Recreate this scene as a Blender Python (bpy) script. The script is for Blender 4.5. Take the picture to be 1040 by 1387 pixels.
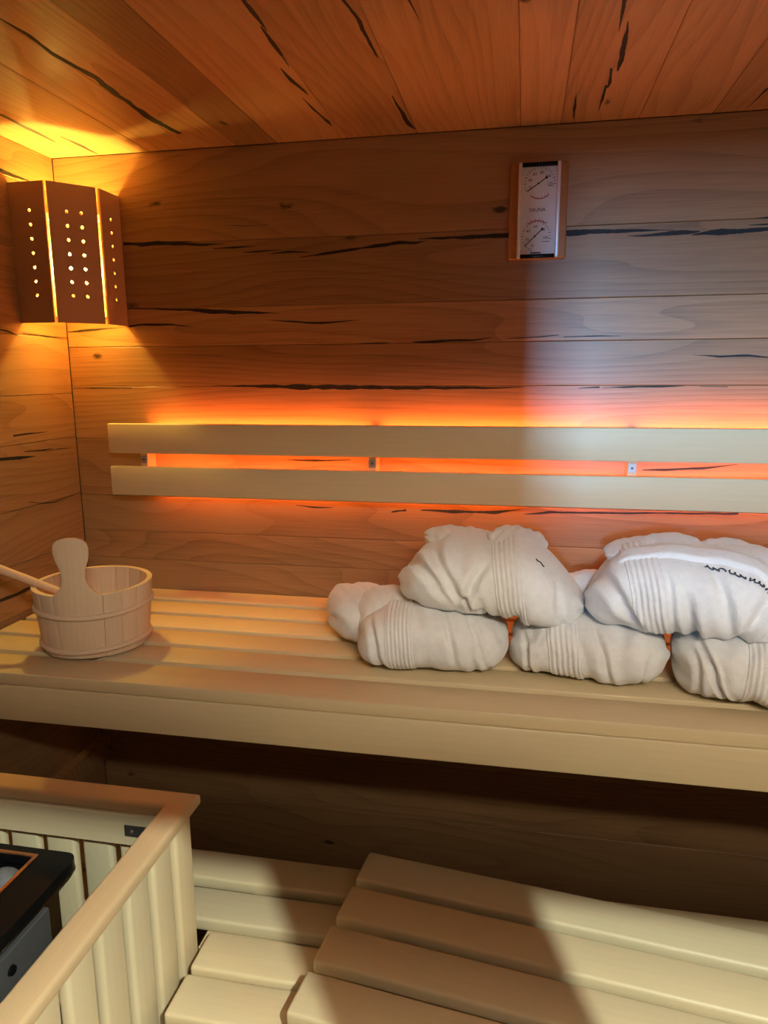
import bpy, bmesh, math, random
import numpy as np
from mathutils import Vector, Matrix

random.seed(4)
scene = bpy.context.scene
for o in list(bpy.data.objects):
    bpy.data.objects.remove(o)
COL = scene.collection

# ------------------------------------------------------------------ camera
cam_d = bpy.data.cameras.new('camera')
cam = bpy.data.objects.new('camera', cam_d)
COL.objects.link(cam)
yaw, pitch, roll = 0.191217, 0.191757, -0.005672
fwd = Vector((-math.sin(yaw) * math.cos(pitch), math.cos(yaw) * math.cos(pitch), -math.sin(pitch)))
rgt = Vector((math.cos(yaw), math.sin(yaw), 0))
upv = rgt.cross(fwd)
r2 = rgt * math.cos(roll) + upv * math.sin(roll)
u2 = upv * math.cos(roll) - rgt * math.sin(roll)
M4 = Matrix((r2, u2, -fwd)).transposed().to_4x4()
M4.translation = (0, -1.95, 1.455)
cam.matrix_world = M4
cam_d.sensor_fit = 'HORIZONTAL'
cam_d.sensor_width = 36
cam_d.lens = 971.6 / 1040 * 36
cam_d.clip_start = 0.02
scene.camera = cam

# ------------------------------------------------------------------ world, exposure
world = bpy.data.worlds.new('world')
scene.world = world
world.use_nodes = True
world.node_tree.nodes['Background'].inputs[0].default_value = (1.0, 0.95, 0.87, 1)
world.node_tree.nodes['Background'].inputs[1].default_value = 0.20
scene.view_settings.view_transform = 'Standard'
scene.view_settings.look = 'None'
scene.view_settings.gamma = 1
scene.view_settings.use_curve_mapping = False
scene.view_settings.exposure = 0.0


def lamp(name, kind, loc, energy, color, size=0.05, target=None, **kw):
    d = bpy.data.lights.new(name, kind)
    d.energy = energy
    d.color = color
    if kind == 'AREA':
        d.shape = 'DISK'
        d.size = size
    else:
        d.shadow_soft_size = size
    for k, v in kw.items():
        setattr(d, k, v)
    o = bpy.data.objects.new(name, d)
    COL.objects.link(o)
    o.location = loc
    if target is not None:
        o.rotation_euler = (Vector(target) - Vector(loc)).to_track_quat('-Z', 'Y').to_euler()
    return o


# lamp and daylight of the room outside the cabin, plus an added soft fill
lamp('anteroom_lamp', 'POINT', (0.70, -2.53, 2.35), 250, (0.86, 1.0, 0.93), 0.005)
day = lamp('anteroom_daylight', 'AREA', (-0.10, -3.60, 1.52), 155, (0.30, 0.58, 1.0), 0.06, (0.5, 0, 1.4))
day.data.shape = 'RECTANGLE'; day.data.size = 0.11; day.data.size_y = 0.35
soft = lamp('added_soft_fill', 'AREA', (0.60, -2.90, 2.325), 74, (1.0, 0.91, 0.74), 1.0, (0.2, 0, 1.2))  # added fill to lift the robes and bench front, not a real fitting
soft.data.shape = 'RECTANGLE'; soft.data.size = 1.1; soft.data.size_y = 0.25

LED_STRENGTH = 44.0
BULB_STRENGTH = 640.0

# ------------------------------------------------------------------ materials
def new_mat(name):
    m = bpy.data.materials.new(name)
    m.use_nodes = True
    nt = m.node_tree
    return m, nt, nt.nodes, nt.links, nt.nodes['Principled BSDF']


def plain(name, col, rough=0.5, metal=0.0, **kw):
    m, nt, N, L, b = new_mat(name)
    nz = N.new('ShaderNodeTexNoise')
    nz.inputs['Scale'].default_value = kw.pop('nscale', 60)
    nz.inputs['Detail'].default_value = 3
    tc = N.new('ShaderNodeTexCoord')
    L.new(tc.outputs['Object'], nz.inputs['Vector'])
    mx = N.new('ShaderNodeMixRGB')
    var = kw.pop('var', 0.12)
    mx.inputs[1].default_value = (*[c * (1 - var) for c in col], 1)
    mx.inputs[2].default_value = (*[min(1, c * (1 + var)) for c in col], 1)
    L.new(nz.outputs['Fac'], mx.inputs[0])
    L.new(mx.outputs[0], b.inputs['Base Color'])
    b.inputs['Roughness'].default_value = rough
    b.inputs['Metallic'].default_value = metal
    bump = kw.pop('bump', 0)
    if bump:
        bp = N.new('ShaderNodeBump')
        bp.inputs['Strength'].default_value = bump
        bp.inputs['Distance'].default_value = 0.002
        L.new(nz.outputs['Fac'], bp.inputs['Height'])
        L.new(bp.outputs[0], b.inputs['Normal'])
    return m


def emit(name, col, strength):
    m, nt, N, L, b = new_mat(name)
    b.inputs['Base Color'].default_value = (0.8, 0.8, 0.8, 1)
    b.inputs['Emission Color'].default_value = (*col, 1)
    b.inputs['Emission Strength'].default_value = strength
    return m


def wood(name, light, mid, dark, ring=46.0, wobble=9.0, contrast=0.55, fibre=0.25, knots=True, rough=0.42, bump=0.12):
    """Grain runs along the object's local X."""
    m, nt, N, L, b = new_mat(name)
    tc = N.new('ShaderNodeTexCoord')
    oi = N.new('ShaderNodeObjectInfo')
    mul = N.new('ShaderNodeVectorMath'); mul.operation = 'SCALE'
    mul.inputs[0].default_value = (13.7, 7.3, 9.1)
    L.new(oi.outputs['Random'], mul.inputs['Scale'])
    add = N.new('ShaderNodeVectorMath'); add.operation = 'ADD'
    L.new(tc.outputs['Object'], add.inputs[0])
    L.new(mul.outputs[0], add.inputs[1])

    def scaled(v):
        s = N.new('ShaderNodeVectorMath'); s.operation = 'MULTIPLY'
        s.inputs[1].default_value = v
        L.new(add.outputs[0], s.inputs[0])
        return s

    def math_(op, a, bb=None, v2=None):
        n = N.new('ShaderNodeMath'); n.operation = op
        L.new(a, n.inputs[0])
        if bb is not None:
            L.new(bb, n.inputs[1])
        elif v2 is not None:
            n.inputs[1].default_value = v2
        return n.outputs[0]

    # growth rings bent by a slow noise: straight stripes with cathedral arches
    n1 = N.new('ShaderNodeTexNoise')
    n1.inputs['Scale'].default_value = 1.0
    n1.inputs['Detail'].default_value = 1.2
    L.new(scaled((0.75, 4.5, 4.5)).outputs[0], n1.inputs['Vector'])
    sep = N.new('ShaderNodeSeparateXYZ')
    L.new(add.outputs[0], sep.inputs[0])
    across = math_('ADD', sep.outputs['Y'], sep.outputs['Z'])
    ph = math_('ADD', math_('MULTIPLY', across, v2=ring), math_('MULTIPLY', n1.outputs['Fac'], v2=wobble))
    saw = math_('FRACT', ph)
    ringv = math_('POWER', saw, v2=2.5)
    # fibres and pores
    n2 = N.new('ShaderNodeTexNoise')
    n2.inputs['Scale'].default_value = 1.0
    n2.inputs['Detail'].default_value = 3
    L.new(scaled((7, 230, 230)).outputs[0], n2.inputs['Vector'])
    n3 = N.new('ShaderNodeTexNoise')
    n3.inputs['Scale'].default_value = 1.0
    n3.inputs['Detail'].default_value = 4
    L.new(scaled((0.8, 6, 6)).outputs[0], n3.inputs['Vector'])
    fac = math_('ADD', math_('MULTIPLY', ringv, v2=contrast * 0.22), math_('MULTIPLY', n2.outputs['Fac'], v2=fibre))
    fac = math_('ADD', fac, math_('MULTIPLY', n3.outputs['Fac'], v2=contrast * 0.75))
    cr = N.new('ShaderNodeValToRGB')
    cr.color_ramp.elements[0].position = 0.1
    cr.color_ramp.elements[0].color = (*light, 1)
    cr.color_ramp.elements[1].position = 0.9
    cr.color_ramp.elements[1].color = (*dark, 1)
    e = cr.color_ramp.elements.new(0.45)
    e.color = (*mid, 1)
    L.new(fac, cr.inputs[0])
    col = cr.outputs[0]
    if knots:
        vo = N.new('ShaderNodeTexVoronoi')
        vo.inputs['Scale'].default_value = 1.0
        L.new(scaled((3.6, 9, 9)).outputs[0], vo.inputs['Vector'])
        sc = N.new('ShaderNodeSeparateColor')
        L.new(vo.outputs['Color'], sc.inputs[0])
        has = math_('GREATER_THAN', sc.outputs[0], v2=0.36)
        rad = N.new('ShaderNodeMapRange')
        rad.interpolation_type = 'SMOOTHSTEP'
        rad.inputs['From Min'].default_value = 0.02
        rad.inputs['From Max'].default_value = 0.10
        rad.inputs['To Min'].default_value = 0.95
        rad.inputs['To Max'].default_value = 0.0
        jn = N.new('ShaderNodeTexNoise')
        jn.inputs['Scale'].default_value = 1.0
        jn.inputs['Detail'].default_value = 3
        L.new(scaled((40, 60, 60)).outputs[0], jn.inputs['Vector'])
        dist = math_('ADD', vo.outputs['Distance'], math_('MULTIPLY', math_('SUBTRACT', jn.outputs['Fac'], v2=0.5), v2=0.16))
        L.new(dist, rad.inputs['Value'])
        kf = math_('MULTIPLY', rad.outputs[0], has)
        mk = N.new('ShaderNodeMixRGB')
        L.new(kf, mk.inputs[0])
        L.new(col, mk.inputs[1])
        mk.inputs[2].default_value = (*[c * 0.25 for c in dark], 1)
        col = mk.outputs[0]
    tint = N.new('ShaderNodeMixRGB'); tint.blend_type = 'MULTIPLY'
    tint.inputs[0].default_value = 1
    L.new(col, tint.inputs[1])
    L.new(oi.outputs['Color'], tint.inputs[2])
    L.new(tint.outputs[0], b.inputs['Base Color'])
    b.inputs['Roughness'].default_value = rough
    bp = N.new('ShaderNodeBump')
    bp.inputs['Strength'].default_value = bump
    bp.inputs['Distance'].default_value = 0.001
    L.new(fac, bp.inputs['Height'])
    L.new(bp.outputs[0], b.inputs['Normal'])
    return m


OAK = wood('oak_plank', (0.54, 0.335, 0.172), (0.43, 0.238, 0.108), (0.14, 0.066, 0.028), ring=30, wobble=15, contrast=0.7, rough=0.4, fibre=0.36)
PALE = wood('pale_bench_wood', (0.78, 0.625, 0.375), (0.72, 0.555, 0.32), (0.57, 0.41, 0.22), ring=60, wobble=6,
            contrast=0.35, fibre=0.3, knots=False, rough=0.45, bump=0.08)
SPRUCE = wood('bucket_spruce', (0.74, 0.55, 0.38), (0.66, 0.47, 0.31), (0.50, 0.32, 0.2), ring=70, wobble=4,
              contrast=0.4, fibre=0.3, knots=False, rough=0.6, bump=0.1)
CEDAR = wood('lamp_veneer', (0.62, 0.37, 0.21), (0.56, 0.32, 0.18), (0.45, 0.25, 0.13), ring=30, wobble=3,
             contrast=0.3, fibre=0.2, knots=False, rough=0.5, bump=0.05)
FRAMEW = wood('thermometer_wood', (0.42, 0.19, 0.07), (0.36, 0.155, 0.055), (0.25, 0.1, 0.035), ring=80, wobble=4,
              contrast=0.4, fibre=0.3, knots=False, rough=0.4, bump=0.05)
RESIN = plain('black_resin', (0.012, 0.011, 0.011), 0.65, var=0.2)
FLOORM = plain('dark_floor_tile', (0.10, 0.075, 0.055), 0.5, nscale=14)
BLACK = plain('black_enamel', (0.006, 0.006, 0.006), 0.22, var=0.2)
BLACK.node_tree.nodes['Principled BSDF'].inputs['Specular IOR Level'].default_value = 0.15
STEEL = plain('brushed_steel', (0.55, 0.52, 0.48), 0.12, 1.0, nscale=20)
GREYP = plain('grey_panel', (0.20, 0.195, 0.19), 0.35, 0.6, nscale=30)
COPPER = plain('copper_trim', (0.75, 0.33, 0.17), 0.3, 1.0)
STONE = plain('grey_stone', (0.20, 0.20, 0.205), 0.9, nscale=45, var=0.45, bump=0.8)
ALU = plain('aluminium', (0.85, 0.85, 0.89), 0.4, 0.4)
DIAL = plain('silver_dial', (0.80, 0.80, 0.84), 0.45, 0.0, var=0.05)
INK = plain('black_print', (0.03, 0.028, 0.03), 0.6)
REDINK = plain('red_print', (0.40, 0.04, 0.04), 0.6)
PLATE = plain('zinc_plate', (0.42, 0.40, 0.39), 0.45, 0.7)
DARKPL = plain('dark_bracket', (0.07, 0.06, 0.05), 0.5, 0.4)
SCREW = plain('screw_head', (0.6, 0.58, 0.55), 0.3, 0.9)
LEDM = emit('orange_led', (1.0, 0.235, 0.045), LED_STRENGTH)
BULBM = emit('warm_bulb', (1.0, 0.72, 0.13), BULB_STRENGTH)


def terry():
    m, nt, N, L, b = new_mat('white_terry')
    tc = N.new('ShaderNodeTexCoord')
    n = N.new('ShaderNodeTexNoise')
    n.inputs['Scale'].default_value = 330
    n.inputs['Detail'].default_value = 3
    L.new(tc.outputs['Object'], n.inputs['Vector'])
    n2 = N.new('ShaderNodeTexNoise')
    n2.inputs['Scale'].default_value = 70
    n2.inputs['Detail'].default_value = 4
    L.new(tc.outputs['Object'], n2.inputs['Vector'])
    ad = N.new('ShaderNodeMath'); ad.operation = 'ADD'
    L.new(n.outputs['Fac'], ad.inputs[0]); L.new(n2.outputs['Fac'], ad.inputs[1])
    bp = N.new('ShaderNodeBump')
    bp.inputs['Strength'].default_value = 0.5
    bp.inputs['Distance'].default_value = 0.0028
    L.new(ad.outputs[0], bp.inputs['Height'])
    L.new(bp.outputs[0], b.inputs['Normal'])
    mx = N.new('ShaderNodeMixRGB')
    mx.inputs[1].default_value = (0.66, 0.645, 0.625, 1)
    mx.inputs[2].default_value = (0.80, 0.785, 0.765, 1)
    L.new(n2.outputs['Fac'], mx.inputs[0])
    L.new(mx.outputs[0], b.inputs['Base Color'])
    b.inputs['Roughness'].default_value = 0.95
    b.inputs['Sheen Weight'].default_value = 0.25
    return m


TERRY = terry()

# ------------------------------------------------------------------ helpers
def link(o, parent=None):
    COL.objects.link(o)
    if parent is not None:
        o.parent = parent
    return o


def mesh_obj(name, me, mat, parent=None, loc=(0, 0, 0), rot=(0, 0, 0), tint=None):
    o = bpy.data.objects.new(name, me)
    if mat is not None and not me.materials:
        me.materials.append(mat)
    link(o, parent)
    o.location = loc
    o.rotation_euler = rot
    if tint is not None:
        o.color = (*tint, 1) if not isinstance(tint, float) else (tint, tint, tint, 1)
    return o


def from_bm(bm, name, smooth=False):
    me = bpy.data.meshes.new(name)
    bmesh.ops.recalc_face_normals(bm, faces=bm.faces[:])
    bm.to_mesh(me)
    bm.free()
    if smooth:
        me.polygons.foreach_set('use_smooth', [True] * len(me.polygons))
    return me


def add_box(bm, x0, x1, y0, y1, z0, z1):
    r = bmesh.ops.create_cube(bm, size=1.0)
    for v in r['verts']:
        v.co = Vector((x0 + (v.co.x + 0.5) * (x1 - x0), y0 + (v.co.y + 0.5) * (y1 - y0), z0 + (v.co.z + 0.5) * (z1 - z0)))
    return r['verts']


_cache = {}


def box_mesh(sx, sy, sz, bev=0.0, seg=2, key=''):
    k = (round(sx, 4), round(sy, 4), round(sz, 4), bev, seg, key)
    if k in _cache:
        return _cache[k]
    bm = bmesh.new()
    add_box(bm, -sx / 2, sx / 2, -sy / 2, sy / 2, -sz / 2, sz / 2)
    if bev:
        bmesh.ops.bevel(bm, geom=bm.edges[:], offset=bev, segments=seg, affect='EDGES', profile=0.5)
    me = from_bm(bm, 'box')
    if bev and seg > 1:
        me.polygons.foreach_set('use_smooth', [True] * len(me.polygons))
        me.set_sharp_from_angle(angle=math.radians(50))
    _cache[k] = me
    return me


def box(name, x0, x1, y0, y1, z0, z1, mat, parent=None, bev=0.0, seg=2, tint=None, off=(0, 0, 0)):
    """Box given in world metres; off = the parent's location."""
    me = box_mesh(x1 - x0, y1 - y0, z1 - z0, bev, seg, mat.name)
    return mesh_obj(name, me, mat, parent, ((x0 + x1) / 2 - off[0], (y0 + y1) / 2 - off[1], (z0 + z1) / 2 - off[2]), tint=tint)


def tag(o, label=None, cat=None, group=None, kind=None):
    if label: o['label'] = label
    if cat: o['category'] = cat
    if group: o['group'] = group
    if kind: o['kind'] = kind
    return o


def thing(name, loc, label, cat, group=None):
    o = bpy.data.objects.new(name, None)
    o.empty_display_size = 0.05
    link(o)
    o.location = loc
    return tag(o, label, cat, group)


def tube_mesh(pts, rad, seg=12, name='tube', cap=True):
    """Round bar through pts with a radius per point."""
    bm = bmesh.new()
    rings = []
    P = [Vector(p) for p in pts]
    for i, p in enumerate(P):
        t = (P[min(i + 1, len(P) - 1)] - P[max(i - 1, 0)]).normalized()
        a = t.orthogonal().normalized() if i == 0 else (ref - t * ref.dot(t)).normalized()
        ref = a
        bvec = t.cross(a)
        r = rad[i] if isinstance(rad, (list, tuple)) else rad
        rings.append([bm.verts.new(p + (a * math.cos(q) + bvec * math.sin(q)) * r) for q in [2 * math.pi * k / seg for k in range(seg)]])
    for A, B in zip(rings, rings[1:]):
        for k in range(seg):
            bm.faces.new((A[k], A[(k + 1) % seg], B[(k + 1) % seg], B[k]))
    if cap:
        bm.faces.new(rings[0]); bm.faces.new(rings[-1])
    return from_bm(bm, name, True)


def text_mesh(txt, size):
    cu = bpy.data.curves.new('txt', 'FONT')
    cu.body = txt
    cu.size = size
    cu.align_x = 'CENTER'
    cu.align_y = 'CENTER'
    cu.extrude = 0.0002
    cu.resolution_u = 2
    o = bpy.data.objects.new('txt', cu)
    COL.objects.link(o)
    bpy.context.view_layer.update()
    dg = bpy.context.evaluated_depsgraph_get()
    me = bpy.data.meshes.new_from_object(o.evaluated_get(dg))
    bpy.data.objects.remove(o)
    return me


def tint_of(k, lo=0.72, hi=1.08):
    r = random.Random(k)
    v = lo + (hi - lo) * r.random()
    w = (r.random() - 0.5) * 0.07
    return (v * (1 + w), v, v * (1 - w))

# cracks filled with black resin: (along, across, width) in metres on each surface
CRACKS_BACK = [
    [(-1.121,1.8143,0.0096),(-1.057,1.8126,0.0095),(-0.987,1.8147,0.0061),(-0.911,1.8139,0.0013)],
    [(-1.073,1.8057,0.0014),(-1.026,1.8108,0.0054),(-0.949,1.8086,0.0061),(-0.874,1.8038,0.0053),(-0.818,1.8037,0.0007)],
    [(-0.852,1.793,0.0013),(-0.799,1.7938,0.0047),(-0.726,1.7944,0.0007)],
    [(-0.767,1.78,0.0007),(-0.726,1.7805,0.004),(-0.653,1.7832,0.0007)],
    [(-0.69,1.7733,0.0007),(-0.639,1.7768,0.0053),(-0.575,1.7739,0.0007)],
    [(-1.121,1.64,0.0021),(-1.038,1.6361,0.0028),(-0.945,1.6327,0.0056),(-0.884,1.6266,0.0104),(-0.808,1.6229,0.0103),(-0.733,1.62,0.0055),(-0.666,1.6173,0.0007)],
    [(-1.121,1.5896,0.0057),(-1.081,1.5939,0.0057),(-0.986,1.5922,0.0042),(-0.925,1.5856,0.0007)],
    [(-0.704,1.5996,0.0007),(-0.645,1.5951,0.0034),(-0.551,1.5887,0.0047),(-0.493,1.5917,0.0027),(-0.443,1.5954,0.0007)],
    [(-0.819,1.8521,0.0007),(-0.76,1.8483,0.0013),(-0.694,1.8482,0.0007)],
    [(-0.603,1.7617,0.0013),(-0.531,1.7691,0.0059),(-0.454,1.7774,0.0058),(-0.337,1.7884,0.0089),(-0.29,1.7867,0.0051),(-0.263,1.7907,0.0006)],
    [(-0.283,1.7965,0.0013),(-0.203,1.796,0.0069),(-0.125,1.7948,0.0093),(-0.047,1.7961,0.0093),(-0.009,1.7958,0.0098)],
    [(-0.45,1.5317,0.0007),(-0.394,1.5337,0.004),(-0.359,1.5339,0.0013)],
    [(-0.296,1.5344,0.0027),(-0.227,1.5368,0.0066),(-0.133,1.5375,0.0046),(-0.087,1.5447,0.0007)],
    [(-0.047,1.5409,0.0013),(0.025,1.5431,0.0032),(0.083,1.548,0.0013)],
    [(-0.879,1.4205,0.0007),(-0.778,1.4196,0.005),(-0.628,1.4172,0.0127),(-0.409,1.4161,0.0103),(-0.199,1.4144,0.0074),(-0.063,1.4135,0.0047),(-0.004,1.4154,0.0007)],
    [(0.064,1.7959,0.0132),(0.097,1.7961,0.0142),(0.172,1.7956,0.0126),(0.248,1.7956,0.006),(0.348,1.7931,0.001)],
    [(0.239,1.783,0.001),(0.289,1.783,0.005),(0.338,1.786,0.0109),(0.378,1.7845,0.0099),(0.407,1.7877,0.002)],
    [(0.388,1.7792,0.001),(0.426,1.7825,0.0123),(0.494,1.7828,0.0137),(0.56,1.7859,0.0078),(0.634,1.7853,0.0029)],
    [(0.529,1.8112,0.001),(0.557,1.8119,0.0039),(0.609,1.8126,0.0014)],
    [(0.516,1.7973,0.001),(0.559,1.7975,0.0039),(0.596,1.7969,0.001)],
    [(0.095,1.543,0.0016),(0.159,1.5442,0.0026),(0.237,1.543,0.0011)],
    [(0.413,1.4943,0.001),(0.478,1.4895,0.0041),(0.542,1.492,0.0046),(0.586,1.487,0.0036),(0.639,1.486,0.001)],
    [(0.138,1.4123,0.0011),(0.165,1.4144,0.0027),(0.191,1.4154,0.0033)],
    [(0.197,1.4133,0.0011),(0.27,1.4158,0.0043),(0.348,1.4168,0.0048),(0.398,1.4182,0.0011)],
    [(0.434,1.4166,0.0011),(0.464,1.416,0.0016),(0.499,1.4154,0.0016)],
    [(-1.317,1.5773,0.0025),(-1.269,1.5797,0.0063),(-1.19,1.5848,0.0031),(-1.133,1.5876,0.0006)],
    [(-1.317,1.4152,0.002),(-1.226,1.4157,0.0039),(-1.126,1.4149,0.0019)],
    [(-0.356,1.0701,0.0042),(-0.335,1.0739,0.0053),(-0.314,1.0766,0.0063)],
    [(-0.273,1.0779,0.0021),(-0.19,1.0773,0.0094),(-0.069,1.078,0.0082),(0.001,1.0884,0.001)],
    [(0.011,1.0754,0.002),(0.079,1.0826,0.0081),(0.223,1.0851,0.005),(0.371,1.0898,0.0039),(0.551,1.0936,0.0048)],
    [(0.309,1.2026,0.0019),(0.391,1.2052,0.0067),(0.471,1.2115,0.0048),(0.541,1.2213,0.0009)],
    [(-0.656,1.2131,0.0011),(-0.579,1.2113,0.0053),(-0.472,1.2153,0.0021)],
    [(-0.638,1.0819,0.0011),(-0.583,1.076,0.0043),(-0.528,1.0776,0.0011)],
]
CRACKS_LEFT = [
    [(-0.327,1.5738,0.0023),(-0.281,1.5683,0.0035),(-0.248,1.565,0.0061),(-0.215,1.5564,0.0013)],
    [(-0.197,1.5642,0.0012),(-0.104,1.561,0.0037),(-0.003,1.5549,0.0013)],
    [(-0.386,1.2448,0.0011),(-0.331,1.2411,0.0069),(-0.263,1.2379,0.0083),(-0.191,1.2339,0.0012)],
    [(-0.235,1.251,0.0018),(-0.151,1.2464,0.0057),(-0.111,1.2486,0.0006)],
    [(-0.147,1.2416,0.0006),(-0.091,1.2434,0.0039),(-0.028,1.2401,0.0007)],
    [(-0.272,1.2964,0.0047),(-0.21,1.2972,0.0042),(-0.134,1.2965,0.0013)],
    [(-0.434,0.8805,0.0036),(-0.386,0.8781,0.0075),(-0.335,0.8774,0.0091),(-0.282,0.8785,0.0092),(-0.207,0.8722,0.002)],
    [(-0.237,1.1133,0.0012),(-0.183,1.0997,0.0025),(-0.134,1.0942,0.0026),(-0.037,1.0983,0.0007)],
    [(-0.272,1.9653,0.0038),(-0.22,1.9648,0.0098),(-0.171,1.9629,0.0099),(-0.108,1.9656,0.002)],
]
CRACKS_CEILING = [
    [(-0.74,-0.8943,0.0036),(-0.683,-0.8875,0.0092),(-0.592,-0.8932,0.0115),(-0.492,-0.8797,0.0133),(-0.338,-0.8873,0.0153),(-0.216,-0.8904,0.0206),(-0.123,-0.8698,0.0123)],
    [(-0.336,-1.217,0.0075),(-0.245,-1.2181,0.0119),(-0.128,-1.2196,0.0042)],
    [(-0.165,-1.178,0.0043),(-0.086,-1.1725,0.011),(-0.009,-1.1726,0.0022)],
    [(-0.749,-0.4653,0.0014),(-0.715,-0.4668,0.0058),(-0.674,-0.4659,0.0071),(-0.635,-0.4655,0.0041),(-0.604,-0.4661,0.001)],
    [(-0.623,-0.4714,0.0015),(-0.571,-0.4732,0.0065),(-0.52,-0.4724,0.0078),(-0.454,-0.4752,0.0011)],
    [(-0.449,-0.4945,0.0019),(-0.385,-0.4929,0.0083),(-0.33,-0.4838,0.0068),(-0.302,-0.4816,0.0007)],
    [(-0.291,-0.4987,0.0014),(-0.214,-0.4935,0.0062),(-0.13,-0.485,0.0082),(-0.094,-0.4826,0.0008)],
    [(-0.721,-0.3116,0.0013),(-0.682,-0.3076,0.0056),(-0.623,-0.2992,0.007),(-0.55,-0.2983,0.0086),(-0.473,-0.2962,0.0062),(-0.457,-0.2948,0.0011)],
    [(-0.264,-0.3037,0.0024),(-0.158,-0.3002,0.0103),(-0.063,-0.295,0.0116),(-0.035,-0.2874,0.0036)],
    [(-0.693,-0.2085,0.0013),(-0.661,-0.2038,0.0035),(-0.624,-0.1995,0.0022),(-0.58,-0.1955,0.0004)],
    [(-0.635,0.1399,0.0013),(-0.59,0.1414,0.0064),(-0.542,0.143,0.0057),(-0.478,0.1462,0.001)],
    [(-0.513,0.1574,0.0019),(-0.429,0.1621,0.0093),(-0.347,0.1647,0.01),(-0.299,0.1651,0.0023)],
    [(-0.315,0.1522,0.0044),(-0.242,0.1565,0.0071),(-0.211,0.1553,0.0026)],
    [(-0.227,0.1506,0.0062),(-0.145,0.1501,0.0065),(-0.073,0.1496,0.0014)],
    [(-0.192,0.0918,0.0006),(-0.113,0.094,0.0064),(-0.037,0.0957,0.0033)],
    [(-0.14,0.4937,0.0051),(-0.074,0.4901,0.0036),(-0.025,0.4862,0.001)],
]

# ------------------------------------------------------------------ the cabin
XL, XR, YF, ZC, ZF = -1.32, 1.15, -2.20, 2.05, -0.10
TH = 0.02


def crack_mesh(pts, seed):
    """Jagged dark sliver in the local XY plane (x along the grain), 0.6 mm thick."""
    r = random.Random(seed)
    q = np.array(pts, float)
    d = np.concatenate([[0], np.cumsum(np.hypot(np.diff(q[:, 0]), np.diff(q[:, 1])))])
    n = max(6, int(d[-1] / 0.006))
    s = np.linspace(0, d[-1], n)
    x = np.interp(s, d, q[:, 0]); y = np.interp(s, d, q[:, 1]); w = np.interp(s, d, q[:, 2])
    # smooth the corners
    for _ in range(2):
        y[1:-1] = (y[:-2] + 2 * y[1:-1] + y[2:]) / 4
    f1, f2 = r.random() * 9, r.random() * 9
    g1 = np.interp(s, np.linspace(0, d[-1], max(4, int(d[-1] / 0.03))), [r.uniform(-.22, .22) for _ in range(max(4, int(d[-1] / 0.03)))])
    g2 = np.interp(s, np.linspace(0, d[-1], max(4, int(d[-1] / 0.025))), [r.uniform(-.22, .22) for _ in range(max(4, int(d[-1] / 0.025)))])
    top = y + w * (0.5 + g1) + np.array([r.uniform(-.05, .05) for _ in s]) * w
    bot = y - w * (0.5 + g2) - np.array([r.uniform(-.05, .05) for _ in s]) * w
    bm = bmesh.new()
    for z in (0.0003,):
        T = [bm.verts.new((a, b, z)) for a, b in zip(x, top)]
        B = [bm.verts.new((a, b, z)) for a, b in zip(x, bot)]
        for i in range(n - 1):
            bm.faces.new((B[i], B[i + 1], T[i + 1], T[i]))
    g = bmesh.ops.extrude_face_region(bm, geom=bm.faces[:])
    for v in [e for e in g['geom'] if isinstance(e, bmesh.types.BMVert)]:
        v.co.z -= 0.0012
    return from_bm(bm, 'crack')


def planked(name, base, joints, frame, L0, L1, cracks, tints=None, seed=0):
    """frame(a, c, d) -> world point: a along the boards, c across, d out of the wall (towards the room)."""
    o0 = frame(0, 0, 0)
    ex = frame(1, 0, 0) - o0
    ey = frame(0, 1, 0) - o0
    ez = frame(0, 0, 1) - o0
    R = Matrix((ex, ey, ez)).transposed()
    if R.determinant() < 0:
        raise ValueError(name)
    planks = []
    for i, (c0, c1) in enumerate(zip(joints, joints[1:])):
        lo, hi = min(c0, c1), max(c0, c1)
        me = box_mesh(L1 - L0, hi - lo - 0.0008, TH, 0.0014, 1, 'oak')
        t = tints[i] if tints and i < len(tints) and tints[i] else tint_of(seed * 100 + i)
        if isinstance(t, float):
            t = (t, t, t)
        p = mesh_obj('plank', me, OAK, base, tint=t)
        p.matrix_basis = Matrix.Translation(frame((L0 + L1) / 2, (lo + hi) / 2, -TH / 2)) @ R.to_4x4()
        planks.append((lo, hi, p))
    for k, ck in enumerate(cracks):
        mid = sum(q[1] for q in ck) / len(ck)
        host = [p for lo, hi, p in planks if lo <= mid <= hi][0]
        ca = sum(q[0] for q in ck) / len(ck)
        me = crack_mesh([(q[0] - ca, q[1] - mid, q[2]) for q in ck], seed * 50 + k)
        o = mesh_obj('crack', me, RESIN, host)
        w = Matrix.Translation(frame(ca, mid, 0)) @ R.to_4x4()
        o.matrix_basis = host.matrix_basis.inverted() @ w


def structure(name, x0, x1, y0, y1, z0, z1, mat):
    me = box_mesh(x1 - x0, y1 - y0, z1 - z0, 0, 2, name)
    o = mesh_obj(name, me, mat)
    # the slab stays at the world origin so that its boards keep world coordinates
    for v in me.vertices:
        v.co += Vector(((x0 + x1) / 2, (y0 + y1) / 2, (z0 + z1) / 2))
    return tag(o, kind='structure')


wall_back = structure('wall_back', XL - 0.06, XR + 0.06, TH, TH + 0.05, ZF, ZC + 0.06, FLOORM)
wall_left = structure('wall_left', XL - TH - 0.05, XL - TH, YF, 0.02, ZF, ZC + 0.06, FLOORM)
wall_right = structure('wall_right', XR, XR + 0.05, YF, 0.02, ZF, ZC + 0.06, OAK)
ceiling = structure('ceiling', XL - 0.06, XR + 0.06, YF - 0.06, 0.06, ZC + TH, ZC + TH + 0.05, FLOORM)
floor = structure('floor', XL - 0.06, XR + 0.06, YF - 0.06, 0.06, ZF - 0.05, ZF, FLOORM)

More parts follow.
